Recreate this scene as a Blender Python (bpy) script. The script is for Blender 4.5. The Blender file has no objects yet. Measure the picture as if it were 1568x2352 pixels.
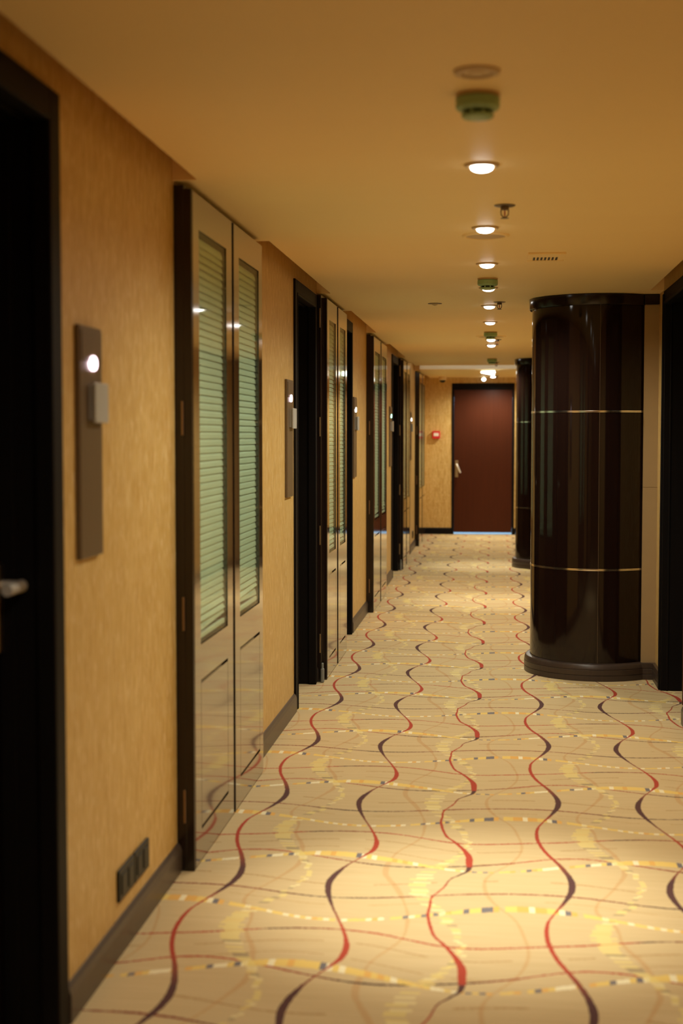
import bpy, bmesh, math, random
from mathutils import Vector, Matrix

C = bpy.context.scene.collection
PI = math.pi
random.seed(7)

# ------------------------------------------------------------------ camera
F_PX, W_PX, H_PX = 3267.0, 1568.0, 2352.0
VP = (1139.0, 998.0)                 # where the corridor's long lines meet, in the photo's pixels
EYE = 1.45
d = Vector((VP[0] - W_PX / 2, -(VP[1] - H_PX / 2), -F_PX)).normalized()
yaw = math.asin(d.x)
pitch = math.atan2(-d.y, -d.z)
right = Vector((math.cos(yaw), math.sin(yaw), 0))
fwd = Vector((-math.sin(yaw) * math.cos(pitch), math.cos(yaw) * math.cos(pitch), math.sin(pitch)))
up = right.cross(fwd)
cam_data = bpy.data.cameras.new('camera')
cam = bpy.data.objects.new('camera', cam_data)
C.objects.link(cam)
cam.matrix_world = Matrix(((right.x, up.x, -fwd.x, 0), (right.y, up.y, -fwd.y, 0), (right.z, up.z, -fwd.z, EYE), (0, 0, 0, 1)))
cam_data.sensor_fit = 'VERTICAL'
cam_data.sensor_height = 36.0
cam_data.lens = 36.0 * F_PX / H_PX
cam_data.clip_start = 0.05
cam_data.dof.use_dof = True
cam_data.dof.focus_distance = 8.2
cam_data.dof.aperture_fstop = 2.4
bpy.context.scene.camera = cam

# ------------------------------------------------------------------ world, exposure, light levels
sc = bpy.context.scene
sc.view_settings.view_transform = 'Standard'
sc.view_settings.look = 'None'
sc.view_settings.gamma = 1.0
sc.view_settings.exposure = 0.64
sc.view_settings.use_curve_mapping = False
w = bpy.data.worlds.new('world'); sc.world = w
w.use_nodes = True
w.node_tree.nodes['Background'].inputs[0].default_value = (0, 0, 0, 1)
w.node_tree.nodes['Background'].inputs[1].default_value = 0.0
sc.cycles.use_denoising = True
sc.cycles.use_adaptive_sampling = True
sc.cycles.adaptive_threshold = 0.025
sc.cycles.max_bounces = 11
sc.cycles.diffuse_bounces = 9
sc.cycles.glossy_bounces = 6
sc.cycles.transparent_max_bounces = 12
sc.cycles.sample_clamp_indirect = 6.0
sc.cycles.caustics_reflective = False
sc.cycles.caustics_refractive = False
LAMP_COLOR = (1.0, 0.96, 0.80)
# downlights: distance along the corridor, watts of wide spill, watts of narrow beam (0 = switched off)
LAMPS = [(0.8, 14, 2, 'lit downlight behind the viewer'),
         (2.05, 15, 3, 'lit downlight above the viewer'),
         (3.276, 0, 0, 'unlit round downlight in front of the big smoke detector'),
         (4.40, 30, 140, 'brightest lit downlight, right after the big smoke detector'),
         (5.72, 27, 5, 'lit downlight touching the round speaker ring'),
         (6.92, 27, 5, 'lit downlight between the speaker ring and second smoke detector'),
         (8.05, 27, 5, 'lit downlight half hidden by the second smoke detector'),
         (9.16, 28, 6, 'lit downlight beside the second sprinkler'),
         (10.48, 30, 10, 'lit downlight on its own between second sprinkler and third smoke detector'),
         (12.35, 36, 60, 'lit downlight tucked behind the third smoke detector'),
         (13.13, 30, 8, 'lit downlight just past the third smoke detector and its sprinkler'),
         (15.72, 40, 70, 'lit downlight hidden behind the small far smoke detector'),
         (18.75, 40, 16, 'lit downlight beside the wedge-shaped emergency light'),
         (20.2, 44, 60, 'lit downlight just above the mahogany door')]
STRIP_W = 1.1  # watts of the unseen strip added to brighten the ceiling band
DAY = 60.0                           # daylight in the lobby beyond the end door

# ------------------------------------------------------------------ main measures (metres)
CEIL = 2.27
WL, WR = -1.045, 0.945               # wallpaper faces
Y0, Y1 = -2.2, 20.72                 # back of the corridor, end wall
CABF = -0.985                        # faces of the lacquered cupboards
L = 6.92                             # bay length
CABS = [(4.58, 1.39), (8.30, 1.11), (4.58 + L, 1.39), (8.30 + L, 1.11), (4.58 + 2 * L, 1.39)]
DOORS = [(2.48, 3.285), (7.38, 8.17), (9.43, 10.245), (7.38 + L, 8.17 + L), (9.43 + L, 10.245 + L)]
DOOR_TOP = 2.205
SLOT_L, SLOT_R = -0.962, 0.868
COLS = [8.82, 8.82 + L]
COL_X, COL_R = 0.60, 0.385
RD = (7.22, 8.17)                    # doorway in the wall on the column side
CARPET = {
    'A': {'X': [0.155, 0.16, 0.175, 0.195, 0.216, 0.234, 0.247, 0.252, 0.248, 0.237, 0.223, 0.205, 0.186, 0.171, 0.161, 0.155], 'W': [0.013, 0.011, 0.008, 0.009, 0.013, 0.018, 0.022, 0.023, 0.02, 0.018, 0.016, 0.014, 0.014, 0.014, 0.014, 0.014]},
    'B': {'X': [0.636, 0.618, 0.6, 0.584, 0.57, 0.56, 0.556, 0.562, 0.576, 0.595, 0.621, 0.648, 0.668, 0.672, 0.665, 0.652], 'W': [0.008, 0.007, 0.007, 0.011, 0.016, 0.02, 0.022, 0.022, 0.017, 0.009, 0.006, 0.013, 0.019, 0.019, 0.014, 0.01]},
    'C': {'X': [-0.183, -0.192, -0.197, -0.194, -0.194, -0.177, -0.156, -0.144, -0.109, -0.082, -0.082, -0.084, -0.097, -0.118, -0.143, -0.171], 'W': [0.01, 0.01, 0.009, 0.008, 0.007, 0.007, 0.006, 0.006, 0.01, 0.017, 0.023, 0.024, 0.019, 0.014, 0.012, 0.01]},
    'D': {'X': [0.316, 0.327, 0.356, 0.392, 0.421, 0.442, 0.459, 0.47, 0.47, 0.457, 0.435, 0.407, 0.376, 0.349, 0.331, 0.32], 'W': [0.058, 0.051, 0.041, 0.03, 0.021, 0.016, 0.015, 0.018, 0.018, 0.02, 0.027, 0.039, 0.048, 0.053, 0.056, 0.059]},
    'E': {'X': [-0.124, -0.139, -0.161, -0.191, -0.221, -0.237, -0.239, -0.233, -0.218, -0.19, -0.154, -0.122, -0.1, -0.09, -0.093, -0.107], 'W': [0.03, 0.035, 0.038, 0.044, 0.052, 0.056, 0.057, 0.057, 0.054, 0.044, 0.034, 0.026, 0.02, 0.015, 0.015, 0.022]},
    'F': {'X': [0.082, 0.071, 0.05, 0.02, -0.005, -0.02, -0.028, -0.028, -0.013, 0.018, 0.052, 0.076, 0.091, 0.098, 0.097, 0.09], 'W': [0.01, 0.009, 0.008, 0.009, 0.012, 0.014, 0.013, 0.012, 0.01, 0.009, 0.009, 0.009, 0.01, 0.01, 0.009, 0.009]},
    'G': {'X': [-0.254, -0.255, -0.26, -0.271, -0.284, -0.299, -0.319, -0.341, -0.356, -0.357, -0.35, -0.341, -0.322, -0.294, -0.269, -0.256], 'W': [0.011, 0.013, 0.01, 0.007, 0.012, 0.02, 0.021, 0.019, 0.02, 0.021, 0.016, 0.009, 0.009, 0.011, 0.01, 0.008]},
    'H': {'X': [0.365, 0.357, 0.333, 0.312, 0.319, 0.346, 0.372, 0.394, 0.415, 0.43, 0.431, 0.424, 0.416, 0.401, 0.379, 0.366], 'W': [0.009, 0.013, 0.015, 0.012, 0.009, 0.009, 0.01, 0.012, 0.016, 0.018, 0.017, 0.016, 0.016, 0.016, 0.014, 0.01]},
    'T1': {'Y': [0.876, 0.889, 0.903, 0.915, 0.93, 0.949, 0.967, 0.981, 0.988, 0.989, 0.981, 0.964, 0.935, 0.903, 0.878, 0.869]},
    'T2': {'Y': [0.634, 0.66, 0.691, 0.718, 0.731, 0.725, 0.704, 0.677, 0.648, 0.621, 0.598, 0.583, 0.58, 0.587, 0.599, 0.614]},
    'T3': {'Y': [0.327, 0.333, 0.334, 0.33, 0.319, 0.301, 0.279, 0.259, 0.246, 0.242, 0.246, 0.256, 0.271, 0.288, 0.304, 0.318]},
    'S1': {'Y': [0.18, 0.19, 0.187, 0.174, 0.152, 0.124, 0.093, 0.064, 0.044, 0.037, 0.043, 0.058, 0.079, 0.104, 0.132, 0.159]},
    'S2': {'Y': [0.549, 0.565, 0.589, 0.616, 0.642, 0.668, 0.691, 0.706, 0.708, 0.697, 0.676, 0.65, 0.619, 0.588, 0.562, 0.548]},
}
PX, PY = 1.085, 1.03

# ------------------------------------------------------------------ node helpers
class NT:
    def __init__(self, name):
        self.mat = bpy.data.materials.new(name)
        self.mat.use_nodes = True
        self.t = self.mat.node_tree
        self.b = self.t.nodes['Principled BSDF']
    def n(self, kind, **kw):
        o = self.t.nodes.new(kind)
        for k, v in kw.items(): setattr(o, k, v)
        return o
    def put(self, sock, v):
        if isinstance(v, bpy.types.NodeSocket): self.t.links.new(v, sock)
        elif v is not None:
            if hasattr(sock.default_value, '__len__') and len(sock.default_value) == 4 and len(v) == 3: v = (*v, 1)
            sock.default_value = v
    def m(self, op, a, b=None, c=None, clamp=False):
        o = self.n('ShaderNodeMath', operation=op); o.use_clamp = clamp
        for i, v in enumerate((a, b, c)):
            if v is not None: self.put(o.inputs[i], v)
        return o.outputs[0]
    def mix(self, f, a, b, mode='MIX'):
        o = self.n('ShaderNodeMix', data_type='RGBA', blend_type=mode)
        self.put(o.inputs[0], f); self.put(o.inputs[6], a); self.put(o.inputs[7], b)
        return o.outputs[2]
    def coord(self):
        return self.n('ShaderNodeTexCoord').outputs['Object']
    def xyz(self, v):
        o = self.n('ShaderNodeSeparateXYZ'); self.put(o.inputs[0], v); return o.outputs
    def comb(self, x, y, z):
        o = self.n('ShaderNodeCombineXYZ')
        for i, v in enumerate((x, y, z)): self.put(o.inputs[i], v)
        return o.outputs[0]
    def scale(self, v, s):
        o = self.n('ShaderNodeMapping'); self.put(o.inputs[0], v); o.inputs[3].default_value = s
        return o.outputs[0]
    def noise(self, v, scale, detail=2.0, rough=0.5):
        o = self.n('ShaderNodeTexNoise'); self.put(o.inputs['Vector'], v)
        o.inputs['Scale'].default_value = scale; o.inputs['Detail'].default_value = detail
        o.inputs['Roughness'].default_value = rough
        return o.outputs[0]
    def white(self, v):
        o = self.n('ShaderNodeTexWhiteNoise', noise_dimensions='3D'); self.put(o.inputs[0], v); return o.outputs
    def ramp(self, f, stops, interp='LINEAR'):
        o = self.n('ShaderNodeValToRGB'); self.put(o.inputs[0], f); r = o.color_ramp; r.interpolation = interp
        while len(r.elements) > 1: r.elements.remove(r.elements[-1])
        r.elements[0].position = stops[0][0]; r.elements[0].color = (*stops[0][1], 1)
        for p, c in stops[1:]:
            e = r.elements.new(p); e.color = (*c, 1)
        return o.outputs[0]
    def curve(self, t, vals):
        """smooth periodic curve through equally spaced values; returns value in metres"""
        lo, hi = min(vals) - 0.02, max(vals) + 0.02
        o = self.n('ShaderNodeFloatCurve'); self.put(o.inputs['Value'], t)
        cm = o.mapping; cu = cm.curves[0]; k = len(vals)
        v = [(x - lo) / (hi - lo) for x in vals] + [(vals[0] - lo) / (hi - lo)]
        cu.points[0].location = (0, v[0]); cu.points[1].location = (1, v[-1])
        for i in range(1, k): cu.points.new(i / k, v[i])
        for p in cu.points: p.handle_type = 'AUTO'
        cm.update()
        return self.m('MULTIPLY_ADD', o.outputs[0], hi - lo, lo)
    def bump(self, h, dist, strength=1.0):
        o = self.n('ShaderNodeBump'); self.put(o.inputs['Height'], h)
        o.inputs['Distance'].default_value = dist; o.inputs['Strength'].default_value = strength
        self.t.links.new(o.outputs[0], self.b.inputs['Normal'])
    def set(self, color=None, rough=None, metal=None, spec=None, ior=None, coat=None, coat_rough=None, emit=None, emit_s=None):
        I = self.b.inputs
        for k, v in (('Base Color', color), ('Roughness', rough), ('Metallic', metal), ('Specular IOR Level', spec), ('IOR', ior),
                     ('Coat Weight', coat), ('Coat Roughness', coat_rough), ('Emission Color', emit), ('Emission Strength', emit_s)):
            if v is not None: self.put(I[k], v)
        return self.mat

def plain(name, color, rough=0.5, metal=0.0, spec=0.5, var=0.06, **kw):
    m = NT(name); co = m.coord()
    f = m.noise(co, 9.0, 3.0)
    c = m.mix(f, tuple(x * (1 - var) for x in color), tuple(min(1, x * (1 + var)) for x in color))
    return m.set(color=c, rough=rough, metal=metal, spec=spec, **kw)

# ------------------------------------------------------------------ materials
def make_carpet():
    m = NT('carpet_pattern'); co = m.coord(); X, Y, Z = m.xyz(co)
    wob = m.m('MULTIPLY', m.m('SUBTRACT', m.noise(co, 130.0, 1.0), 0.5), 0.009)
    Xw = m.m('ADD', X, wob); Yw = m.m('ADD', Y, m.m('MULTIPLY', wob, 1.6))
    tx = m.m('FRACT', m.m('DIVIDE', X, PX)); ty = m.m('FRACT', m.m('DIVIDE', Y, PY))
    def wrap(dv, P):
        return m.m('MULTIPLY', m.m('SUBTRACT', m.m('FRACT', m.m('ADD', m.m('DIVIDE', dv, P), 0.5)), 0.5), P)
    def over(base, mask, col): return m.mix(mask, base, col)
    def edge(dist, half):                          # soft 0..1 inside |dist| < half
        return m.m('MULTIPLY_ADD', m.m('SUBTRACT', half, m.m('ABSOLUTE', dist)), 700.0, 0.5, clamp=True)
    # ground: tan loop pile in crosswise rows
    rows = m.noise(m.scale(co, (3.0, 90.0, 1.0)), 1.0, 3.0, 0.6)
    patch = m.noise(co, 2.2, 2.0)
    speck = m.noise(co, 260.0, 1.0)
    g = m.mix(rows, (0.46, 0.335, 0.155), (0.75, 0.60, 0.355))
    g = m.mix(m.m('MULTIPLY', patch, 0.5), g, (0.60, 0.44, 0.22))
    g = m.mix(m.m('MULTIPLY', speck, 0.35), g, (0.50, 0.38, 0.22))
    # faint brown crosswise threads
    for key, off, col, half, op in (('T3', 0.13, (0.34, 0.17, 0.055), 0.005, 0.55), ('T1', -0.10, (0.36, 0.19, 0.07), 0.005, 0.5), ('S2', 0.085, (0.37, 0.19, 0.06), 0.004, 0.45), ('T3', -0.07, (0.42, 0.24, 0.08), 0.004, 0.4)):
        dy = wrap(m.m('SUBTRACT', m.m('SUBTRACT', Yw, off), m.curve(tx, CARPET[key]['Y'])), PY)
        brk = m.m('GREATER_THAN', m.noise(m.scale(co, (4.0, 0.5, 1.0)), 1.0, 1.0), 0.46)
        g = over(g, m.m('MULTIPLY', m.m('MULTIPLY', edge(dy, half), brk), op), col)
    # faint orange lengthwise curves
    for key in 'FGH':
        dx = wrap(m.m('SUBTRACT', Xw, m.curve(ty, CARPET[key]['X'])), PX)
        half = m.m('MULTIPLY', m.curve(ty, CARPET[key]['W']), 0.5)
        g = over(g, m.m('MULTIPLY', edge(dx, half), 0.42), (0.50, 0.26, 0.095))
    # thin red / dark crosswise lines
    RED, DK, MAROON = (0.40, 0.055, 0.03), (0.055, 0.026, 0.030), (0.21, 0.035, 0.025)
    tl = {'T1': [(0.0, RED), (0.36, RED), (0.40, DK), (0.52, MAROON), (0.66, RED), (1.0, RED)],
          'T2': [(0.0, MAROON), (0.12, RED), (0.42, RED), (0.56, MAROON), (0.64, DK), (0.92, DK), (1.0, MAROON)],
          'T3': [(0.0, MAROON), (0.3, MAROON), (0.48, DK), (0.62, DK), (0.75, MAROON), (1.0, MAROON)]}
    for key, st in tl.items():
        dy = wrap(m.m('SUBTRACT', Yw, m.curve(tx, CARPET[key]['Y'])), PY)
        half = m.m('MULTIPLY_ADD', m.noise(m.scale(co, (5.0, 1.0, 1.0)), 1.0, 1.0), 0.006, 0.0019)
        g = over(g, edge(dy, half), m.ramp(tx, st))
    # dashed crosswise bands of yellow, cream and slate blue tufts
    YEL, ORG, CRM, BLU = (0.78, 0.56, 0.16), (0.74, 0.42, 0.11), (0.86, 0.78, 0.52), (0.15, 0.145, 0.17)
    wid = {'S1': [.050, .054, .052, .046, .036, .026, .022, .020, .020, .020, .020, .022, .022, .024, .030, .042],
           'S2': [.014, .020, .024, .026, .026, .028, .036, .050, .054, .054, .050, .044, .034, .026, .018, .012]}
    for i, key in enumerate(('S1', 'S2')):
        dy = wrap(m.m('SUBTRACT', Yw, m.curve(tx, CARPET[key]['Y'])), PY)
        half = m.m('MULTIPLY', m.curve(tx, wid[key]), 0.5)
        k = m.m('FLOOR', m.m('DIVIDE', m.m('MODULO', m.m('ADD', X, 10.85), PX), 0.01808))
        r = m.white(m.comb(k, 3.7 + i, 1.0))[0]
        col = m.ramp(r, [(0.0, YEL), (0.28, ORG), (0.42, CRM), (0.68, BLU), (0.80, YEL)], 'CONSTANT')
        gap = m.m('LESS_THAN', r, 0.93)
        g = over(g, m.m('MULTIPLY', m.m('MULTIPLY', edge(dy, half), gap), 0.92), col)
    # broken yellow lengthwise bands, made of short crosswise strokes
    for i, key in enumerate('DE'):
        q = m.m('FLOOR', m.m('DIVIDE', m.m('MODULO', m.m('ADD', Y, 10.3), PY), 0.0164))
        r1 = m.white(m.comb(q, 1.0, 5.0 + i)); r2 = m.white(m.comb(q, 2.0, 9.0 + i))
        sh = m.m('MULTIPLY', m.m('SUBTRACT', r1[0], 0.5), 0.022)
        dx = wrap(m.m('SUBTRACT', m.m('ADD', X, sh), m.curve(ty, CARPET[key]['X'])), PX)
        half = m.m('MULTIPLY', m.curve(ty, CARPET[key]['W']), 0.5)
        col = m.ramp(r2[0], [(0.0, (0.76, 0.62, 0.23)), (0.35, (0.82, 0.71, 0.36)), (0.60, (0.76, 0.58, 0.20)), (0.72, (0.30, 0.235, 0.14)), (0.80, (0.8, 0.6, 0.25))], 'CONSTANT')
        gap = m.m('LESS_THAN', r2[0], 0.80)
        g = over(g, m.m('MULTIPLY', m.m('MULTIPLY', edge(dx, half), gap), 0.66), col)
    # bold waves, red turning to aubergine
    RB, DB, BR = (0.44, 0.045, 0.026), (0.052, 0.026, 0.036), (0.25, 0.06, 0.04)
    st = {'A': [(0.0, RB), (0.18, RB), (0.27, DB), (0.50, DB), (0.62, BR), (0.72, RB), (1.0, RB)],
          'B': [(0.0, RB), (0.08, BR), (0.20, DB), (0.50, DB), (0.58, BR), (0.66, RB), (1.0, RB)],
          'C': [(0.0, RB), (0.36, RB), (0.44, BR), (0.50, DB), (0.575, DB), (0.59, RB), (1.0, RB)]}
    for key in 'ABC':
        dx = wrap(m.m('SUBTRACT', Xw, m.curve(ty, CARPET[key]['X'])), PX)
        half = m.m('MULTIPLY', m.curve(ty, CARPET[key]['W']), 0.5)
        g = over(g, edge(dx, half), m.mix(m.m('MULTIPLY', speck, 0.4), m.ramp(ty, st[key]), (0.30, 0.14, 0.08)))
    m.bump(m.m('ADD', m.m('MULTIPLY', rows, 0.6), speck), 0.0012, 0.35)
    return m.set(color=g, rough=0.95, spec=0.12)

def make_wallpaper():
    m = NT('gold_wallpaper'); co = m.coord()
    f1 = m.noise(m.scale(co, (70.0, 70.0, 9.0)), 1.0, 2.0, 0.55)
    f2 = m.noise(m.scale(co, (150.0, 150.0, 22.0)), 1.0, 2.0, 0.6)
    f3 = m.noise(m.scale(co, (3.0, 3.0, 1.2)), 1.0, 2.0)
    c = m.mix(m.ramp(f1, [(0.30, (0, 0, 0)), (0.72, (1, 1, 1))]), (0.47, 0.285, 0.068), (0.68, 0.49, 0.185))
    c = m.mix(m.m('MULTIPLY', m.ramp(f2, [(0.56, (0, 0, 0)), (0.68, (1, 1, 1))]), 0.75), c, (0.90, 0.73, 0.42))
    c = m.mix(m.m('MULTIPLY', f3, 0.35), c, (0.56, 0.31, 0.085))
    m.bump(f2, 0.001, 0.3)
    return m.set(color=c, rough=0.42, spec=0.42)

def make_ceiling():
    m = NT('warm_ceiling_paint'); co = m.coord()
    f = m.noise(m.scale(co, (0.6, 5.0, 1.0)), 1.0, 2.0)
    c = m.mix(f, (0.93, 0.72, 0.385), (0.95, 0.75, 0.41))
    m.bump(m.noise(m.scale(co, (0.35, 2.4, 1.0)), 1.0, 1.0), 0.004, 0.6)
    return m.set(color=c, rough=0.5, spec=0.2)

def make_lacquer(name, c0, c1, rough, ior, coat=0.0, spec=0.5):
    m = NT(name); co = m.coord()
    f = m.noise(m.scale(co, (60.0, 60.0, 1.6)), 1.0, 3.0, 0.6)
    return m.set(color=m.mix(f, c0, c1), rough=rough, ior=ior, spec=spec, coat=coat, coat_rough=rough * 0.7)

def make_glass():
    m = NT('cupboard_glass'); t = m.t
    out = t.nodes['Material Output']; t.nodes.remove(m.b)
    tr = m.n('ShaderNodeBsdfTransparent'); tr.inputs[0].default_value = (0.87, 0.94, 0.88, 1)
    gl = m.n('ShaderNodeBsdfGlossy'); gl.inputs['Roughness'].default_value = 0.03
    lw = m.n('ShaderNodeLayerWeight'); lw.inputs[0].default_value = 0.5
    f = m.m('MULTIPLY_ADD', m.m('POWER', lw.outputs['Facing'], 5.0), m.m('MULTIPLY_ADD', m.noise(m.coord(), 3.0), 0.1, 0.40), 0.02)
    mx = m.n('ShaderNodeMixShader'); m.put(mx.inputs[0], f)
    t.links.new(tr.outputs[0], mx.inputs[1]); t.links.new(gl.outputs[0], mx.inputs[2]); t.links.new(mx.outputs[0], out.inputs[0])
    return m.mat

def emitter(name, color, strength):
    m = NT(name)
    f = m.noise(m.coord(), 20.0)
    c = m.mix(f, color, tuple(min(1, x * 1.03) for x in color))
    return m.set(color=(0.8, 0.8, 0.8), rough=0.3, emit=c, emit_s=strength)

M_CARPET = make_carpet()
M_PAPER = make_wallpaper()
M_CEIL = make_ceiling()
M_PALE = plain('bright_band_lining', (0.95, 0.93, 0.88), 0.4)  # whiter than the ceiling so the added trough reads as a bright band
M_CAB = make_lacquer('brown_cupboard_lacquer', (0.030, 0.013, 0.006), (0.050, 0.022, 0.010), 0.10, 1.9, 1.0)
M_CABDARK = make_lacquer('cupboard_side_lacquer', (0.010, 0.006, 0.005), (0.018, 0.009, 0.007), 0.18, 1.45)
M_COL = make_lacquer('column_veneer', (0.0085, 0.0040, 0.0030), (0.015, 0.0065, 0.0045), 0.08, 1.45, 0.0, 0.4)
M_DOOR = make_lacquer('black_brown_door', (0.006, 0.004, 0.0035), (0.013, 0.007, 0.006), 0.22, 1.45)
M_REDDOOR = make_lacquer('mahogany_door', (0.046, 0.012, 0.005), (0.080, 0.020, 0.008), 0.32, 1.45, 0.0, 0.15)
M_FRAME = make_lacquer('black_door_frame', (0.004, 0.0035, 0.0034), (0.008, 0.0055, 0.005), 0.55, 1.45, 0.0, 0.12)
M_SKIRT = make_lacquer('grey_brown_skirting', (0.055, 0.040, 0.030), (0.085, 0.062, 0.047), 0.35, 1.45)
M_COLBASE = make_lacquer('dark_plinth', (0.040, 0.026, 0.019), (0.065, 0.043, 0.032), 0.35, 1.45)
M_GLASS = make_glass()
M_SLAT = plain('pale_green_slat', (0.76, 0.78, 0.67), 0.45)
M_BRASS = plain('satin_brass', (0.55, 0.42, 0.26), 0.32, 1.0)
M_HINGE = plain('bronze_hinge', (0.26, 0.17, 0.10), 0.35, 0.8)
M_NICKEL = plain('satin_nickel', (0.80, 0.76, 0.68), 0.28, 0.45)
M_BAND = plain('polished_band', (0.80, 0.76, 0.70), 0.18, 1.0)
M_SIGN = make_lacquer('bronze_sign_plate', (0.115, 0.078, 0.042), (0.15, 0.105, 0.06), 0.32, 1.45)
M_PLATE = plain('silver_number_plate', (0.46, 0.47, 0.44), 0.35, 0.1)
M_BLACK = plain('black_plastic', (0.010, 0.010, 0.009), 0.45, 0.0, 0.3)
M_GREEN = plain('sage_green_plastic', (0.27, 0.42, 0.22), 0.35)
M_DKGREEN = plain('dark_green_recess', (0.012, 0.03, 0.014), 0.5)
M_WHITE = plain('cream_plastic', (0.78, 0.62, 0.38), 0.4)
M_TRIM = plain('painted_trim', (0.52, 0.36, 0.18), 0.4)
M_STEEL = plain('dull_bronze_metal', (0.16, 0.115, 0.075), 0.4, 0.7)
M_BULB = plain('red_glass_bulb', (0.45, 0.04, 0.02), 0.15)
M_REDBOX = plain('red_plastic', (0.62, 0.022, 0.03), 0.35)
M_PAPERW = plain('white_label', (0.82, 0.78, 0.70), 0.5)
M_GREY = plain('worn_grey_rubber', (0.22, 0.23, 0.21), 0.6)
M_DARKIN = plain('dark_interior', (0.02, 0.018, 0.014), 0.8)
M_PIER = plain('beige_pier_panel', (0.34, 0.235, 0.115), 0.4)
M_TILE = plain('pale_lobby_tile', (0.62, 0.66, 0.70), 0.3)
M_LENS = emitter('downlight_lens', (1.0, 0.96, 0.90), 6.5)
M_OFFLENS = plain('unlit_downlight_lens', (0.66, 0.50, 0.28), 0.3)
M_PINK = emitter('pink_white_lens', (1.0, 0.72, 0.80), 3.2)
M_WLENS = emitter('white_lens', (1.0, 0.95, 0.86), 3.2)
M_GLENS = emitter('green_white_lens', (0.42, 1.0, 0.70), 2.6)
M_STRIP = emitter('added_strip_lens', (1.0, 0.93, 0.76), 2.0)
M_EMERG = emitter('emergency_lens', (0.86, 1.0, 0.86), 5.0)

# ------------------------------------------------------------------ mesh helpers
class MB:
    def __init__(self): self.bm = bmesh.new()
    def box(self, x0, x1, y0, y1, z0, z1, bev=0.0, seg=2):
        r = bmesh.ops.create_cube(self.bm, size=1.0)
        vs = r['verts']
        for v in vs:
            v.co.x = x0 if v.co.x < 0 else x1; v.co.y = y0 if v.co.y < 0 else y1; v.co.z = z0 if v.co.z < 0 else z1
        if bev > 0:
            es = list({e for v in vs for e in v.link_edges})
            bmesh.ops.bevel(self.bm, geom=es, offset=bev, segments=seg, affect='EDGES', profile=0.5)
        return self
    def lathe(self, prof, cx=0, cy=0, n=48, a0=0.0, a1=2 * PI):
        full = abs(a1 - a0 - 2 * PI) < 1e-6
        k = n if full else n + 1
        rings = []
        for r, z in prof:
            if r < 1e-6: rings.append([self.bm.verts.new((cx, cy, z))])
            else: rings.append([self.bm.verts.new((cx + r * math.cos(a0 + (a1 - a0) * i / n), cy + r * math.sin(a0 + (a1 - a0) * i / n), z)) for i in range(k)])
        for A, B in zip(rings, rings[1:]):
            for i in range(n):
                j = (i + 1) % k
                if len(A) == 1 and len(B) == 1: continue
                if len(A) == 1: f = (A[0], B[i], B[j])
                elif len(B) == 1: f = (A[i], A[j], B[0])
                else: f = (A[i], A[j], B[j], B[i])
                try: self.bm.faces.new(f)
                except ValueError: pass
        return self
    def tube(self, pts, r, n=12):
        pts = [Vector(p) for p in pts]; rings = []
        rr = r if isinstance(r, (list, tuple)) else [r] * len(pts)
        for i, p in enumerate(pts):
            t = (pts[min(i + 1, len(pts) - 1)] - pts[max(i - 1, 0)]).normalized()
            u = t.orthogonal().normalized() if i == 0 else (u - t * u.dot(t)).normalized()
            v = t.cross(u)
            rings.append([self.bm.verts.new(p + (u * math.cos(2 * PI * k / n) + v * math.sin(2 * PI * k / n)) * rr[i]) for k in range(n)])
        for A, B in zip(rings, rings[1:]):
            for k in range(n): self.bm.faces.new((A[k], A[(k + 1) % n], B[(k + 1) % n], B[k]))
        self.bm.faces.new(rings[0][::-1]); self.bm.faces.new(rings[-1])
        return self
    def prism(self, poly, axis, a0, a1):
        """extrude a 2D polygon along axis ('x','y','z')"""
        def pt(p, a): return {'x': (a, p[0], p[1]), 'y': (p[0], a, p[1]), 'z': (p[0], p[1], a)}[axis]
        A = [self.bm.verts.new(pt(p, a0)) for p in poly]; B = [self.bm.verts.new(pt(p, a1)) for p in poly]
        n = len(poly)
        self.bm.faces.new(A[::-1]); self.bm.faces.new(B)
        for i in range(n): self.bm.faces.new((A[i], A[(i + 1) % n], B[(i + 1) % n], B[i]))
        return self
    def quad(self, *p):
        self.bm.faces.new([self.bm.verts.new(q) for q in p]); return self
    def build(self, name, mat, parent=None, smooth=False):
        bmesh.ops.recalc_face_normals(self.bm, faces=self.bm.faces)
        me = bpy.data.meshes.new(name); self.bm.to_mesh(me); self.bm.free()
        me.materials.append(mat)
        if smooth:
            me.polygons.foreach_set('use_smooth', [True] * len(me.polygons))
            try: me.set_sharp_from_angle(angle=math.radians(35))
            except Exception: pass
        o = bpy.data.objects.new(name, me); C.objects.link(o)
        if parent is not None: o.parent = parent
        return o

def tag(o, label=None, cat=None, group=None, kind=None):
    for k, v in (('label', label), ('category', cat), ('group', group), ('kind', kind)):
        if v is not None: o[k] = v
    return o
def empty(name, loc, label, cat, group=None, kind=None):
    o = bpy.data.objects.new(name, None); C.objects.link(o); o.location = loc
    o.empty_display_size = 0.1
    return tag(o, label, cat, group, kind)
def copy_tree(o, parent=None):
    c = o.copy(); C.objects.link(c)
    if parent is not None: c.parent = parent
    for ch in list(o.children): copy_tree(ch, c)
    return c

# ------------------------------------------------------------------ the setting
f = MB().box(-1.6, 1.5, Y0, Y1 + 0.06, -0.08, 0.0).build('floor', M_CARPET)
tag(f, 'tan corridor carpet woven with red and aubergine waves and yellow dashes', 'carpet', kind='structure')

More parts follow.
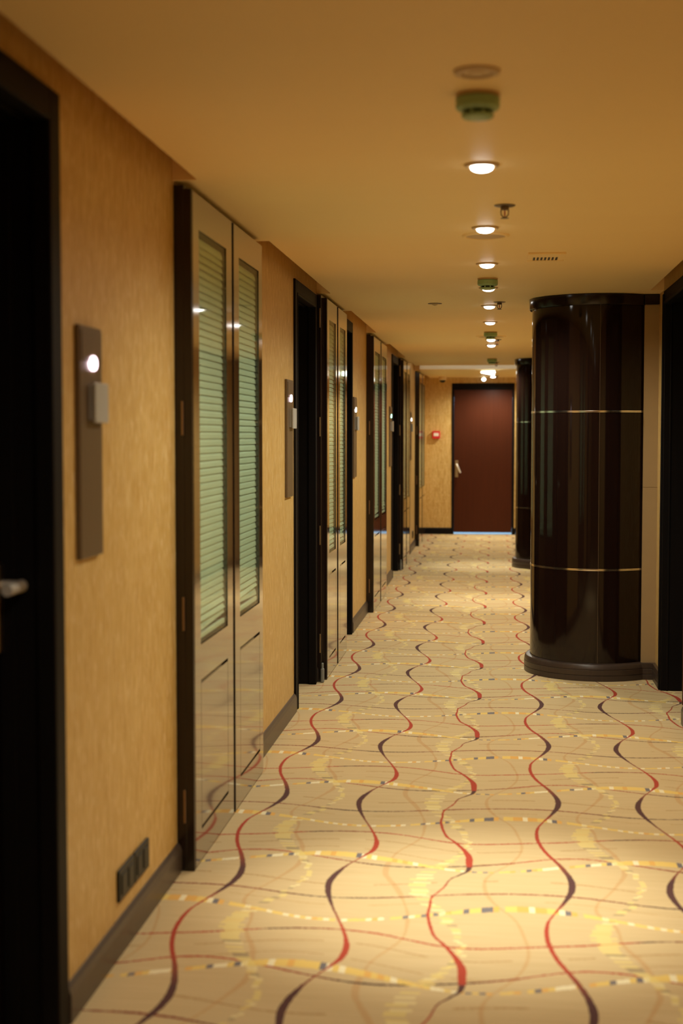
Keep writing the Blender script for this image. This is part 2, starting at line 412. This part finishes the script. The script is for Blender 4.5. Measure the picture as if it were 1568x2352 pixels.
# ceiling: middle board, edge pieces beside the cupboards, lid over the shadow slots
CV = (17.0, 18.0)                    # trough added across the ceiling to give a bright band
cb = MB().box(SLOT_L, SLOT_R, Y0, CV[0], CEIL, CEIL + 0.20).box(SLOT_L, SLOT_R, CV[1], Y1, CEIL, CEIL + 0.20)
for s, wd in CABS: cb.box(-1.30, SLOT_L, s - 0.02, s + wd + 0.05, CEIL, CEIL + 0.20)
cb.box(-1.30, SLOT_L, Y0, 2.0, CEIL, CEIL + 0.20)
for s, e in ((8.30, 9.42), (8.30 + L, 9.42 + L)): cb.box(SLOT_R, 1.30, s, e, CEIL, CEIL + 0.20)
cb.box(-1.35, 1.35, Y0, Y1 + 0.2, CEIL + 0.20, CEIL + 0.26)
tag(cb.build('ceiling', M_CEIL), 'smooth warm tan painted ceiling with shadow slots along both walls', 'ceiling', kind='structure')

# wall on the cupboard side: wallpapered piers between the doorways, lintels over them
wl = MB(); edges = [Y0] + [v for dd in DOORS for v in dd] + [Y1]
for i in range(0, len(edges), 2): wl.box(WL - 0.22, WL, edges[i], edges[i + 1], 0, CEIL + 0.20)
for a, b in DOORS: wl.box(WL - 0.22, WL, a, b, DOOR_TOP + 0.02, CEIL + 0.20)
tag(wl.build('wall_left', M_PAPER), 'gold flecked wallpaper wall broken by dark doorways and lacquered cupboards', 'wall', kind='structure')
wr = MB().box(WR, WR + 0.22, Y0, RD[0], 0, CEIL + 0.20).box(WR, WR + 0.22, RD[1], Y1, 0, CEIL + 0.20).box(WR, WR + 0.22, RD[0], RD[1], DOOR_TOP + 0.02, CEIL + 0.20)
tag(wr.build('wall_right', M_PAPER), 'gold wallpaper wall behind the round columns', 'wall', kind='structure')
ED = (-0.640, 0.262)                                           # end doorway, outer edges of its frame
we = MB().box(-1.3, ED[0], Y1, Y1 + 0.15, 0, CEIL + 0.1).box(ED[1], 1.3, Y1, Y1 + 0.15, 0, CEIL + 0.1).box(ED[0], ED[1], Y1, Y1 + 0.15, 2.19, CEIL + 0.1)
tag(we.build('wall_end', M_PAPER), 'gold wallpaper wall around the mahogany door that closes the corridor', 'wall', kind='structure')
tag(MB().box(-1.3, 1.3, Y0 - 0.15, Y0, 0, CEIL + 0.1).build('wall_back', M_PAPER), 'wallpapered wall closing the corridor behind the viewer', 'wall', kind='structure')

# pale trough and unseen light strip, added to make a bright ceiling band
m = MB().box(SLOT_L, SLOT_R, CV[0], CV[1], CEIL + 0.070, CEIL + 0.080).box(SLOT_L, SLOT_R, CV[1] - 0.004, CV[1], CEIL + 0.0005, CEIL + 0.070)
tag(m.build('trim_1', M_PALE), 'pale cream lining of the trough added to brighten a band of the far ceiling', 'ceiling trough', kind='structure')
t_ = empty('added_light_strip', (0, CV[0] + 0.02, CEIL + 0.03), 'unseen warm light strip added inside the added ceiling trough', 'light strip')
MB().box(-0.94, 0.84, -0.015, 0.004, -0.004, 0.016, 0.002).build('added_strip_housing', M_WHITE, t_)
MB().box(-0.93, 0.83, 0.004, 0.008, 0.0, 0.012).build('added_strip_lens', M_STRIP, t_)
ld = bpy.data.lights.new('added_strip_glow', 'AREA'); ld.shape = 'RECTANGLE'; ld.size = 1.7; ld.size_y = 0.012
ld.energy = STRIP_W; ld.color = (1.0, 0.93, 0.76)
lo = bpy.data.objects.new('added_strip_glow', ld); C.objects.link(lo); lo.parent = t_; lo.location = (-0.05, 0.012, 0.008); lo.rotation_euler = (PI / 2, 0, 0)

def skirting(name, segs, x, sgn, label):
    m = MB()
    for a, b in segs:
        m.prism([(x, 0.0), (x + sgn * 0.016, 0.0), (x + sgn * 0.016, 0.070), (x + sgn * 0.011, 0.086), (x + sgn * 0.004, 0.094), (x, 0.095)], 'y', a, b)
    tag(m.build(name, M_SKIRT), label, 'skirting board', kind='structure')
segsL = []
cuts = sorted([(a - 0.06, b + 0.05) for a, b in DOORS] + [(s - 0.005, s + wd + 0.01) for s, wd in CABS])
y = Y0
for a, b in cuts:
    if a > y + 0.02: segsL.append((y, a))
    y = max(y, b)
if y < Y1: segsL.append((y, Y1))
skirting('baseboard_left', segsL, WL, 1, 'grey brown wooden skirting along the wallpaper between doors and cupboards')
skirting('baseboard_right', [(Y0, RD[0] - 0.012), (9.4, COLS[1] - 0.42), (COLS[1] + 0.42, Y1)], WR, -1, 'grey brown wooden skirting on the column side wall')
m = MB()
for a, b in ((-1.03, ED[0]), (ED[1], WR)):
    m.prism([(Y1, 0.0), (Y1 - 0.016, 0.0), (Y1 - 0.016, 0.075), (Y1 - 0.006, 0.095), (Y1, 0.095)], 'x', a, b)
tag(m.build('baseboard_end', M_FRAME), 'black skirting on the end wall beside the mahogany door', 'skirting board', kind='structure')

# ------------------------------------------------------------------ doorways on the cupboard side
DL = ['black recessed room door with lever handle, the one beside the large bronze sign',
      'black recessed room door before the narrow pair of cupboards by the grey block',
      'black recessed room door just past the first narrow pair of cupboards',
      'dark recessed room door beside the bronze sign with the green light',
      'dark recessed room door hidden behind the second narrow pair of cupboards']
def room_door(i, a, b):
    e = empty('door_%d' % (i + 1), (WL, a, 0), DL[i], 'door', kind='structure')
    w_ = b - a; D = 0.125 if i == 0 else 0.160
    lf = MB().box(-D - 0.045, -D, 0.01, w_ - 0.03, 0.006, DOOR_TOP - 0.02, 0.002).build('door_leaf', M_DOOR, e)
    fr = MB()
    H = DOOR_TOP
    for (y0, y1) in ((-0.055, 0.008), (w_ - 0.03, w_ + 0.045)):
        fr.box(-0.215, 0.012, y0, y1, 0.0, H + 0.05, 0.003)
    fr.box(-0.215, 0.012, 0.008, w_ - 0.03, H - 0.02, H + 0.05, 0.003)
    for (y0, y1) in ((0.008, 0.016), (w_ - 0.042, w_ - 0.03)):     # door stops
        fr.box(-0.122, -0.085, y0, y1, 0.0, H - 0.02, 0.002)
        fr.box(-0.03, 0.016, y0 - 0.002, y1 + 0.001, 0.0, H - 0.02, 0.004)
    fr.box(-0.122, -0.085, 0.016, w_ - 0.042, H - 0.032, H - 0.02, 0.002)
    fr.box(-0.060, -0.045, 0.016, w_ - 0.042, H - 0.030, H - 0.02, 0.002)
    fr.box(-0.03, 0.016, 0.008, w_ - 0.030, H - 0.028, H - 0.016, 0.004)
    fr.build('door_frame', M_FRAME, e)
    hy = w_ - (0.045 if i == 0 else 0.125)
    pl = MB().box(-D, -D + 0.012, hy - 0.022, hy + 0.022, 0.935, 1.145, 0.004).build('handle_plate', M_BRASS, e)
    MB().tube([(-D + 0.010, hy, 1.095), (-D + 0.050, hy, 1.095), (-D + 0.062, hy - 0.006, 1.095), (-D + 0.066, hy - 0.02, 1.095), (-D + 0.066, hy - 0.12, 1.095)], [0.011, 0.011, 0.014, 0.0145, 0.0135], 16).build('lever', M_NICKEL, pl, True)
    return e
for i, (a, b) in enumerate(DOORS): room_door(i, a, b)

# doorway on the column side
e = empty('door_6', (WR, RD[0], 0), 'black recessed doorway between the big column and the wall edge', 'door', kind='structure')
w_ = RD[1] - RD[0]
MB().box(0.15, 0.195, 0.03, w_ - 0.03, 0.006, DOOR_TOP - 0.02, 0.002).build('door_leaf', M_DOOR, e)
fr = MB()
fr.box(-0.012, 0.215, w_ - 0.03, w_ + 0.045, 0, DOOR_TOP + 0.05, 0.003).box(-0.022, 0.010, w_ - 0.012, w_ + 0.02, 0, DOOR_TOP + 0.03, 0.004)
fr.box(0.02, 0.03, w_ - 0.036, w_ - 0.03, 0, DOOR_TOP, 0.002)
fr.box(0.0, 0.215, -0.03, 0.03, 0, DOOR_TOP + 0.05, 0.003)
fr.box(-0.012, 0.215, -0.03, w_ - 0.03, DOOR_TOP - 0.02, DOOR_TOP + 0.05, 0.003).box(-0.02, 0.02, 0.0, w_ - 0.03, DOOR_TOP - 0.03, DOOR_TOP - 0.012, 0.004)
fr.build('door_frame', M_FRAME, e)
MB().box(-0.010, 0.0, -0.012, 0.004, 0.095, DOOR_TOP, 0.002).build('edge_strip', M_REDDOOR, e)

# ------------------------------------------------------------------ end door with daylight under it
e = empty('door_7', (0, Y1, 0), 'mahogany fire door in a black frame closing the corridor', 'door', kind='structure')
FR = MB().box(ED[0], ED[0] + 0.03, -0.012, 0.15, 0, 2.19, 0.003).box(ED[1] - 0.03, ED[1], -0.012, 0.15, 0, 2.19, 0.003).box(ED[0] + 0.03, ED[1] - 0.03, -0.012, 0.15, 2.10, 2.19, 0.003)
FR.build('door_frame', M_FRAME, e)
MB().box(ED[0] + 0.033, ED[1] - 0.033, 0.012, 0.058, 0.030, 2.097, 0.002).build('door_leaf', M_REDDOOR, e)
pl = MB().box(-0.590, -0.545, 0.0, 0.012, 0.83, 1.075, 0.006).build('handle_plate', M_BRASS, e)
MB().tube([(-0.567, 0.004, 1.02), (-0.567, -0.05, 1.02), (-0.560, -0.056, 1.005), (-0.548, -0.056, 0.975), (-0.512, -0.056, 0.895)], [0.011, 0.012, 0.015, 0.016, 0.013], 16).build('lever', M_NICKEL, pl, True)
fb = MB().box(-1.3, 1.3, Y1 + 0.06, Y1 + 1.6, -0.06, 0.0).build('floor.001', M_TILE)
tag(fb, 'pale daylit floor seen through the gap under the mahogany door', 'floor', kind='structure')
ld = bpy.data.lights.new('daylight', 'AREA'); ld.shape = 'RECTANGLE'; ld.size = 2.0; ld.size_y = 1.0
ld.energy = DAY; ld.color = (0.45, 0.74, 1.0)
lo = bpy.data.objects.new('daylight', ld); C.objects.link(lo); lo.location = (-0.2, Y1 + 0.8, 2.0)

# ------------------------------------------------------------------ lacquered cupboards
CL = ['large lacquered cupboard with two blind-backed glass doors beside the socket wall',
      'narrow lacquered cupboard with two glass doors after the first dark doorway',
      'lacquered cupboard pair with tilted blinds halfway down the corridor',
      'narrow cupboard pair past the green sign light, doors almost edge-on',
      'last lacquered cupboard, next to the end wall with the red box']
def cupboard(i, s, wd):
    big = wd > 1.25
    e = empty('cupboard', (WL, s, 0), CL[i], 'cupboard', 'lacquered cupboards along the wallpaper wall')
    fx = CABF - WL                                   # leaf faces, in the cupboard's own frame
    H = CEIL - 0.012
    ca = MB()
    ca.box(0.0, fx - 0.026, -0.006 if big else -0.075, 0.045, 0, H, 0.003)      # near upright
    ca.box(fx - 0.028, fx - 0.001, -0.006, 0.0095, 0, H - 0.012, 0.002)
    ca.box(0.0, fx - 0.026, wd - 0.045, wd, 0, H - 0.012, 0.003)
    ca.box(0.0, fx - 0.026, 0.045, wd - 0.045, H - 0.05, H, 0.002)
    ca.box(0.0, fx - 0.026, 0.045, wd - 0.045, 0.0, 0.03, 0.002)
    ca.build('carcass', M_CABDARK, e)
    MB().box(0.0, 0.004, 0.045, wd - 0.045, 0.03, H - 0.05).build('back_panel', M_DARKIN, e)
    if big: leaves = [(0.012, 0.712, 0.105, 0.590), (0.724, wd - 0.002, 0.845, 1.305)]
    else: leaves = [(0.012, 0.555, 0.105, 0.450), (0.563, wd - 0.002, 0.690, 1.015)]
    for k, (y0, y1, a, b) in enumerate(leaves):
        z0, z1, p0, p1, top = 0.742, 2.128, 0.112, 0.622, H - 0.016
        x0, x1 = fx - 0.024, fx
        lf = MB()
        lf.box(x0, x1, y0, a, 0.008, top).box(x0, x1, b, y1, 0.008, top)
        lf.box(x0, x1, a, b, z1, top).box(x0, x1, a, b, p1, z0).box(x0, x1, a, b, 0.008, p0)
        lf.box(x0, x0 + 0.012, a, b, p0, p1)
        g = 0.0045
        leaf = lf.build('cupboard_door', M_CAB, e)
        MB().box(x0 + 0.012, x1, a + g, b - g, p0 + 0.012, p1 - 0.012).build('lower_panel', M_CAB, leaf)
        MB().box(x1 - 0.006, x1 - 0.003, a, b, z0, z1).build('glass_pane', M_GLASS, leaf)
        if k == 1: MB().box(x0, fx + 0.004, y0 - 0.008, y0 - 0.0005, 0.008, top, 0.001).build('meeting_strip', M_CABDARK, leaf)
        bl = MB(); pitch = 0.0250; n = int((z1 - z0 - 0.05) / pitch); rnd = random.Random(i * 10 + k)
        bx = x1 - 0.0175
        for q in range(n):
            z = z0 + 0.045 + pitch * (q + 0.5)
            t = 0.0 if q > 2 else rnd.uniform(-0.010, 0.010)
            tilt = math.radians(75 + (rnd.uniform(-3, 3) if q > 3 else rnd.uniform(-30, 6)))
            hw = 0.0142; cx_, sz_ = math.cos(tilt) * hw, math.sin(tilt) * hw
            pts = [(bx + cx_, -sz_), (bx + 0.0018, 0.0004), (bx - cx_, sz_), (bx - cx_ - 0.0006, sz_ - 0.0004), (bx + 0.0010, -0.0005), (bx + cx_ - 0.0006, -sz_ - 0.0004)]
            A = [bl.bm.verts.new((p[0], a + 0.001, z + p[1] - t)) for p in pts]; B = [bl.bm.verts.new((p[0], b - 0.001, z + p[1] + t)) for p in pts]
            for u in range(6): bl.bm.faces.new((A[u], A[(u + 1) % 6], B[(u + 1) % 6], B[u]))
            bl.bm.faces.new(A[::-1]); bl.bm.faces.new(B)
        bl.box(bx - 0.006, bx + 0.006, a + 0.001, b - 0.001, z0 + 0.012, z0 + 0.030, 0.003)
        bl.build('blind', M_SLAT, leaf)
    for z in ((2.125, 1.495, 0.862, 0.227) if not big else (1.503, 0.860, 0.218)):
        yy = -0.0095 if big else -0.0785
        MB().box(fx - 0.038, fx - 0.030, yy, yy + 0.006, z - 0.056, z + 0.056, 0.0015).build('hinge', M_HINGE if big else M_BRASS, e)
    return e
for i, (s, wd) in enumerate(CABS): cupboard(i, s, wd)

# small grey blocks at the foot of two door casings
for s, lab in ((8.30, 'worn grey rubber block on the carpet at the foot of the first narrow cupboard'), (8.30 + L, 'tiny grey rubber block at the foot of the far narrow cupboard')):
    g = MB().box(-1.012, -0.992, s - 0.112, s - 0.080, 0.0, 0.085, 0.008, 3).box(-1.008, -0.996, s - 0.108, s - 0.084, 0.08, 0.115, 0.005, 3)
    tag(g.build('door_stop', M_GREY), lab, 'door stop', 'door stops')

# ------------------------------------------------------------------ room signs
SG = [(3.465, M_PINK, 'large bronze room sign with pinkish white light beside the lever-handled door'),
      (7.015, M_PINK, 'slim bronze room sign with pink light on wallpaper after the large cupboard'),
      (10.36, M_WLENS, 'bronze room sign with white light just past the first narrow cupboard'),
      (7.015 + L, M_GLENS, 'bronze room sign showing a green light'),
      (10.36 + L, M_WLENS, 'distant bronze room sign with white light near the end wall')]
def room_sign(y, ml, lab):
    e = empty('room_sign', (WL, y, 1.135), lab, 'sign', 'bronze room signs with lights')
    MB().box(0, 0.014, 0, 0.200, 0, 0.590, 0.003).build('back_plate', M_SIGN, e)
    MB().box(0.014, 0.0165, 0.012, 0.192, 0.50, 0.578, 0.001).build('top_panel', M_SIGN, e)
    ln = MB()
    prof = [(math.cos(k * PI / 14) * 0.045, math.sin(k * PI / 14)) for k in range(29)]
    poly = [(0.108 + 0.031 * math.cos(t), 0.497 + 0.019 * math.sin(t)) for t in [2 * PI * k / 28 for k in range(28)]]
    ln.prism(poly, 'x', 0.012, 0.020)
    ln.build('call_light', ml, e)
    np_ = MB().box(0.026, 0.034, 0.070, 0.190, 0.345, 0.447, 0.002).box(0.012, 0.027, 0.076, 0.184, 0.352, 0.440)
    np_.build('number_plate', M_PLATE, e)
    return e
for a in SG: room_sign(*a)

# ------------------------------------------------------------------ power sockets
def outlet(y, w2, lab):
    e = empty('power_outlet', (WL, y, 0.143), lab, 'power outlet', 'black power outlets above the skirting')
    MB().box(0, 0.009, 0, w2, 0, 0.090, 0.003).build('cover_plate', M_BLACK, e)
    for k in range(2):
        c = w2 * (0.28 + 0.44 * k)
        MB().box(0.008, 0.012, c - 0.026, c + 0.026, 0.016, 0.074, 0.002).build('outlet_insert', M_BLACK, e)
    return e
outlet(3.815, 0.168, 'black wall outlet on wallpaper, next to the large sign')
outlet(3.990, 0.168, 'black wall outlet, the one of the joined pair beside the large cupboard')
outlet(17.85, 0.168, 'small dark wall outlet low on the far wallpaper')

# ------------------------------------------------------------------ round columns
def column(i, cy, lab):
    e = empty('column', (COL_X, cy, 0), lab, 'column', 'dark round veneered columns')
    zt = CEIL - 0.003
    MB().lathe([(COL_R, 0.09), (COL_R, zt - 0.058)], 0, 0, 128).build('shaft', M_COL, e, True)
    base = MB().lathe([(0.420, 0.0), (0.420, 0.030), (0.417, 0.032), (0.417, 0.034), (0.420, 0.036), (0.420, 0.064), (0.417, 0.066), (0.417, 0.068), (0.419, 0.070), (0.416, 0.090), (0.410, 0.098), (0.395, 0.102), (0.380, 0.102)], 0, 0, 128)
    base.build('plinth', M_COLBASE, e, True)
    MB().lathe([(0.380, zt - 0.062), (0.398, zt - 0.062), (0.402, zt - 0.056), (0.403, zt)], 0, 0, 128).build('crown_ring', M_CABDARK, e, True)
    for z in (1.585, 0.655):
        MB().lathe([(COL_R - 0.002, z - 0.007), (COL_R + 0.002, z - 0.006), (COL_R + 0.0025, z), (COL_R + 0.002, z + 0.006), (COL_R - 0.002, z + 0.007)], 0, 0, 128).build('metal_band', M_BAND, e, True)
    for ang in (-90, -210, 30):
        a = math.radians(ang); c, s_ = math.cos(a), math.sin(a)
        t = Vector((-s_, c, 0)); nrm = Vector((c, s_, 0)); st = MB()
        p = nrm * (COL_R - 0.001); q = nrm * (COL_R + 0.0006)
        for side in (-1,):
            vs = [p - t * 0.0014, p + t * 0.0014, q + t * 0.0010, q - t * 0.0010]
            A = [st.bm.verts.new((v.x, v.y, 0.10)) for v in vs]; B = [st.bm.verts.new((v.x, v.y, zt - 0.06)) for v in vs]
            for u in range(4): st.bm.faces.new((A[u], A[(u + 1) % 4], B[(u + 1) % 4], B[u]))
        st.build('seam_strip', M_STEEL, e)
    return e
column(0, COLS[0], 'big glossy black-brown round column with two metal bands')
column(1, COLS[1], 'second dark round column, partly hidden behind the big column')
# wallpapered piers that tie the columns to the wall, with stepped plinths
for i, cy in enumerate(COLS):
    m = MB().box(0.86, WR + 0.01, cy - 0.30, cy + 0.30, 0, 1.138).box(0.86, WR + 0.01, cy - 0.30, cy + 0.30, 1.141, CEIL + 0.19).box(0.86, WR + 0.01, cy - 0.297, cy + 0.297, 1.13, 1.15)
    tag(m.build('wall_right.%03d' % (i + 1), M_PIER), 'narrow beige panelled pier joining the %s column to the wall' % ('big' if i == 0 else 'second'), 'wall', kind='structure')
    m = MB()
    for z0, z1, x_ in ((0, 0.031, 0.0), (0.035, 0.065, 0.0), (0.069, 0.100, 0.0)):
        m.box(0.86, WR, cy - 0.322, cy - 0.30, z0, z1, 0.002)
        m.box(WR - 0.020, WR, RD[1] + 0.046, cy - 0.322, z0, z1, 0.002) if i == 0 else None
    m.box(0.86, WR, cy - 0.319, cy - 0.30, 0, 0.098)
    if i == 0: m.box(WR - 0.017, WR, RD[1] + 0.046, cy - 0.322, 0, 0.098)
    tag(m.build('baseboard_right.%03d' % (i + 1), M_COLBASE), 'dark stepped skirting at the foot of the %s pier' % ('big column' if i == 0 else 'second column'), 'skirting board', kind='structure')
    m = MB().box(0.86, WR, cy - 0.315, cy - 0.299, CEIL - 0.062, CEIL - 0.002, 0.003)
    tag(m.build('trim_%d' % (i + 2), M_CABDARK), 'black top moulding on the pier of the %s column' % ('big' if i == 0 else 'second'), 'moulding', kind='structure')

# ------------------------------------------------------------------ ceiling downlights
def downlight(y, P, B, lab):
    e = empty('downlight', (-0.048, y, CEIL), lab, 'downlight', 'recessed ceiling downlights')
    MB().lathe([(0.034, 0.001), (0.036, -0.007), (0.044, -0.008), (0.052, -0.005), (0.054, 0.0)], 0, 0, 40).build('trim_ring', M_TRIM, e, True)
    if P > 0:
        MB().lathe([(0.0345, -0.002), (0.0345, -0.009), (0.032, -0.015), (0.023, -0.020), (0.012, -0.0225), (0.0, -0.023)], 0, 0, 32).build('lens', M_LENS, e, True)
        for nm, en, ang, bl in (('downlight_spill', P, 166, 0.75), ('downlight_beam', B, 48, 1.0)):
            ld = bpy.data.lights.new(nm, 'SPOT'); ld.energy = en; ld.color = LAMP_COLOR
            ld.spot_size = math.radians(ang); ld.spot_blend = bl; ld.shadow_soft_size = 0.035
            lo = bpy.data.objects.new(nm, ld); C.objects.link(lo); lo.parent = e; lo.location = (0, 0, -0.065)
    else:
        MB().lathe([(0.0345, -0.004), (0.020, -0.004), (0.018, -0.007), (0.0, -0.008)], 0, 0, 32).build('lens', M_OFFLENS, e, True)
for a in LAMPS: downlight(*a)

# ------------------------------------------------------------------ smoke detectors
def detector(y, lab):
    e = empty('smoke_detector', (-0.049, y, CEIL), lab, 'smoke detector', 'green smoke detectors')
    e.scale = (1, 1, 0.88)
    MB().lathe([(0.0, 0.0), (0.0535, 0.0), (0.0535, -0.007), (0.050, -0.009), (0.0, -0.009)], 0, 0, 48).build('mounting_ring', M_TRIM, e, True)
    b = MB().lathe([(0.050, -0.009), (0.0535, -0.012), (0.0535, -0.036), (0.049, -0.042), (0.040, -0.046), (0.036, -0.046)], 0, 0, 48)
    b.lathe([(0.039, -0.055), (0.040, -0.058), (0.036, -0.064), (0.020, -0.068), (0.0, -0.069)], 0, 0, 48)
    for k in range(8):
        a = 2 * PI * (k + 0.5) / 8; c, s_ = math.cos(a) * 0.036, math.sin(a) * 0.036
        b.box(c - 0.003, c + 0.003, s_ - 0.003, s_ + 0.003, -0.058, -0.044)
    b.build('detector_body', M_GREEN, e, True)
    MB().lathe([(0.029, -0.044), (0.029, -0.060)], 0, 0, 32).build('smoke_chamber', M_DKGREEN, e, True)
for y, lab in ((3.50, 'big green smoke detector hanging in front of the first lit downlight'), (7.58, 'second green smoke detector, overlapping a lit downlight'),
               (11.50, 'third green smoke detector with a sprinkler just behind it'), (15.52, 'small far green smoke detector in front of the added ceiling trough')):
    detector(y, lab)

# ------------------------------------------------------------------ sprinklers
def sprinkler(x, y, lab):
    e = empty('sprinkler', (x, y, CEIL), lab, 'sprinkler', 'pendent ceiling sprinklers')
    MB().lathe([(0.0, -0.001), (0.038, 0.0), (0.038, -0.002), (0.030, -0.005), (0.014, -0.006), (0.0, -0.006)], 0, 0, 40).build('cover_ring', M_STEEL, e, True)
    MB().lathe([(0.0, -0.005), (0.015, -0.005), (0.015, -0.013), (0.010, -0.017), (0.0, -0.017)], 0, 0, 20).build('neck', M_STEEL, e, True)
    fr = MB()
    for s_ in (-1, 1): fr.tube([(0.012 * s_, 0, -0.012), (0.0135 * s_, 0, -0.022), (0.0125 * s_, 0, -0.034), (0.006 * s_, 0, -0.041), (0, 0, -0.043)], 0.0022, 8)
    fr.build('yoke', M_STEEL, e, True)
    MB().tube([(0, 0, -0.016), (0, 0, -0.022), (0, 0, -0.034), (0, 0, -0.041)], [0.0012, 0.0026, 0.0026, 0.0012], 10).build('glass_bulb', M_BULB, e, True)
    MB().lathe([(0.0, -0.043), (0.006, -0.043), (0.015, -0.0455), (0.015, -0.0468), (0.0, -0.0455)], 0, 0, 24).build('deflector', M_STEEL, e, True)
for x, y, lab in ((0.026, 5.18, 'large bronze sprinkler head between the first two lit downlights'), (0.016, 8.92, 'sprinkler beside a lit downlight after the second smoke detector'),
                  (0.005, 12.42, 'sprinkler just behind the third smoke detector'), (-0.003, 16.3, 'tiny sprinkler behind the far smoke detector'),
                  (0.0, 20.1, 'tiny sprinkler over the mahogany door')):
    sprinkler(x, y, lab)

# ------------------------------------------------------------------ other ceiling fittings
def speaker(y, r, lab):
    e = empty('ceiling_speaker', (-0.048, y, CEIL), lab, 'ceiling speaker', 'round ceiling speakers')
    MB().lathe([(r * 0.80, -0.001), (r * 0.84, -0.007), (r * 0.93, -0.008), (r, -0.003), (r, 0.0)], 0, 0, 56).build('rim', M_CEIL, e, True)
    MB().lathe([(r * 0.82, -0.004), (r * 0.5, -0.0055), (0, -0.006)], 0, 0, 56).build('speaker_grille', M_TRIM, e, True)
speaker(5.95, 0.098, 'round flat speaker ring just behind the second lit downlight')
speaker(12.02, 0.128, 'thin round speaker ring at the third smoke detector')
t = empty('ceiling_sensor', (-0.386, 8.98, CEIL), 'small pointed sensor alone on the ceiling towards the cupboards', 'sensor')
MB().lathe([(0.044, 0.0), (0.044, -0.003), (0.0, -0.003)], 0, 0, 32).build('disc', M_STEEL, t, True)
MB().lathe([(0.024, -0.003), (0.016, -0.010), (0.0, -0.016)], 0, 0, 24).build('tip', M_TRIM, t, True)
v = empty('ceiling_vent', (0.224, 6.70, CEIL), 'small slotted ceiling vent in front of the big column', 'vent')
MB().box(-0.07, 0.07, -0.13, 0.13, -0.0015, 0.0).build('dark_backing', M_BLACK, v)
g = MB().box(-0.085, 0.085, -0.175, -0.07, -0.010, 0, 0.002).box(-0.085, 0.085, 0.105, 0.15, -0.006, 0, 0.002)
for k in range(8):
    x = -0.062 + k * 0.0172
    g.box(x - 0.0035 - (0.02 if k == 0 else 0), x + 0.0035 + (0.02 if k == 7 else 0), -0.075, 0.11, -0.0030, -0.001)
g.build('vent_grille', M_CEIL, v)
c = empty('security_camera', (-0.762, 20.35, CEIL), 'small cream dome camera on the ceiling above the red box', 'camera')
MB().lathe([(0.0, 0), (0.055, 0), (0.055, -0.044), (0.048, -0.050), (0.0, -0.050)], 0, 0, 36).build('housing', M_WHITE, c, True)
MB().lathe([(0.043, -0.050), (0.037, -0.068), (0.022, -0.081), (0.0, -0.085)], 0, 0, 32).build('dome', M_BLACK, c, True)
el = empty('emergency_light', (-0.10, 18.15, CEIL), 'bright wedge-shaped emergency light on the ceiling past the added trough', 'emergency light')
MB().prism([(-0.095, -0.040), (0.075, -0.075), (0.080, -0.016), (-0.095, -0.030)], 'y', -0.05, 0.05).build('diffuser', M_EMERG, el)
MB().box(-0.10, 0.09, -0.055, 0.055, -0.016, 0, 0.003).build('mounting_plate', M_WHITE, el)
sp = empty('ceiling_spotlight', (-0.178, 20.3, CEIL), 'small round spotlight hanging before the mahogany door', 'spotlight')
MB().lathe([(0.0, 0), (0.03, 0), (0.03, -0.012), (0.012, -0.014), (0.012, -0.020), (0.0, -0.02)], 0, 0, 24).build('mounting_plate', M_WHITE, sp, True)
MB().lathe([(0.0, -0.018), (0.018, -0.022), (0.028, -0.036), (0.028, -0.046), (0.018, -0.060), (0.0, -0.066)], 0, 0, 24).build('lens', M_EMERG, sp, True)

# ------------------------------------------------------------------ fire call point on the end wall
fa = empty('fire_call_point', (-0.864, Y1, 1.445), 'red fire alarm call point on the end wall wallpaper', 'fire alarm')
MB().box(-0.056, 0.056, -0.052, 0, -0.056, 0.056, 0.008, 3).build('housing', M_REDBOX, fa)
MB().box(-0.036, 0.036, -0.0545, -0.050, -0.018, 0.026, 0.002).build('glass_window', M_PAPERW, fa)
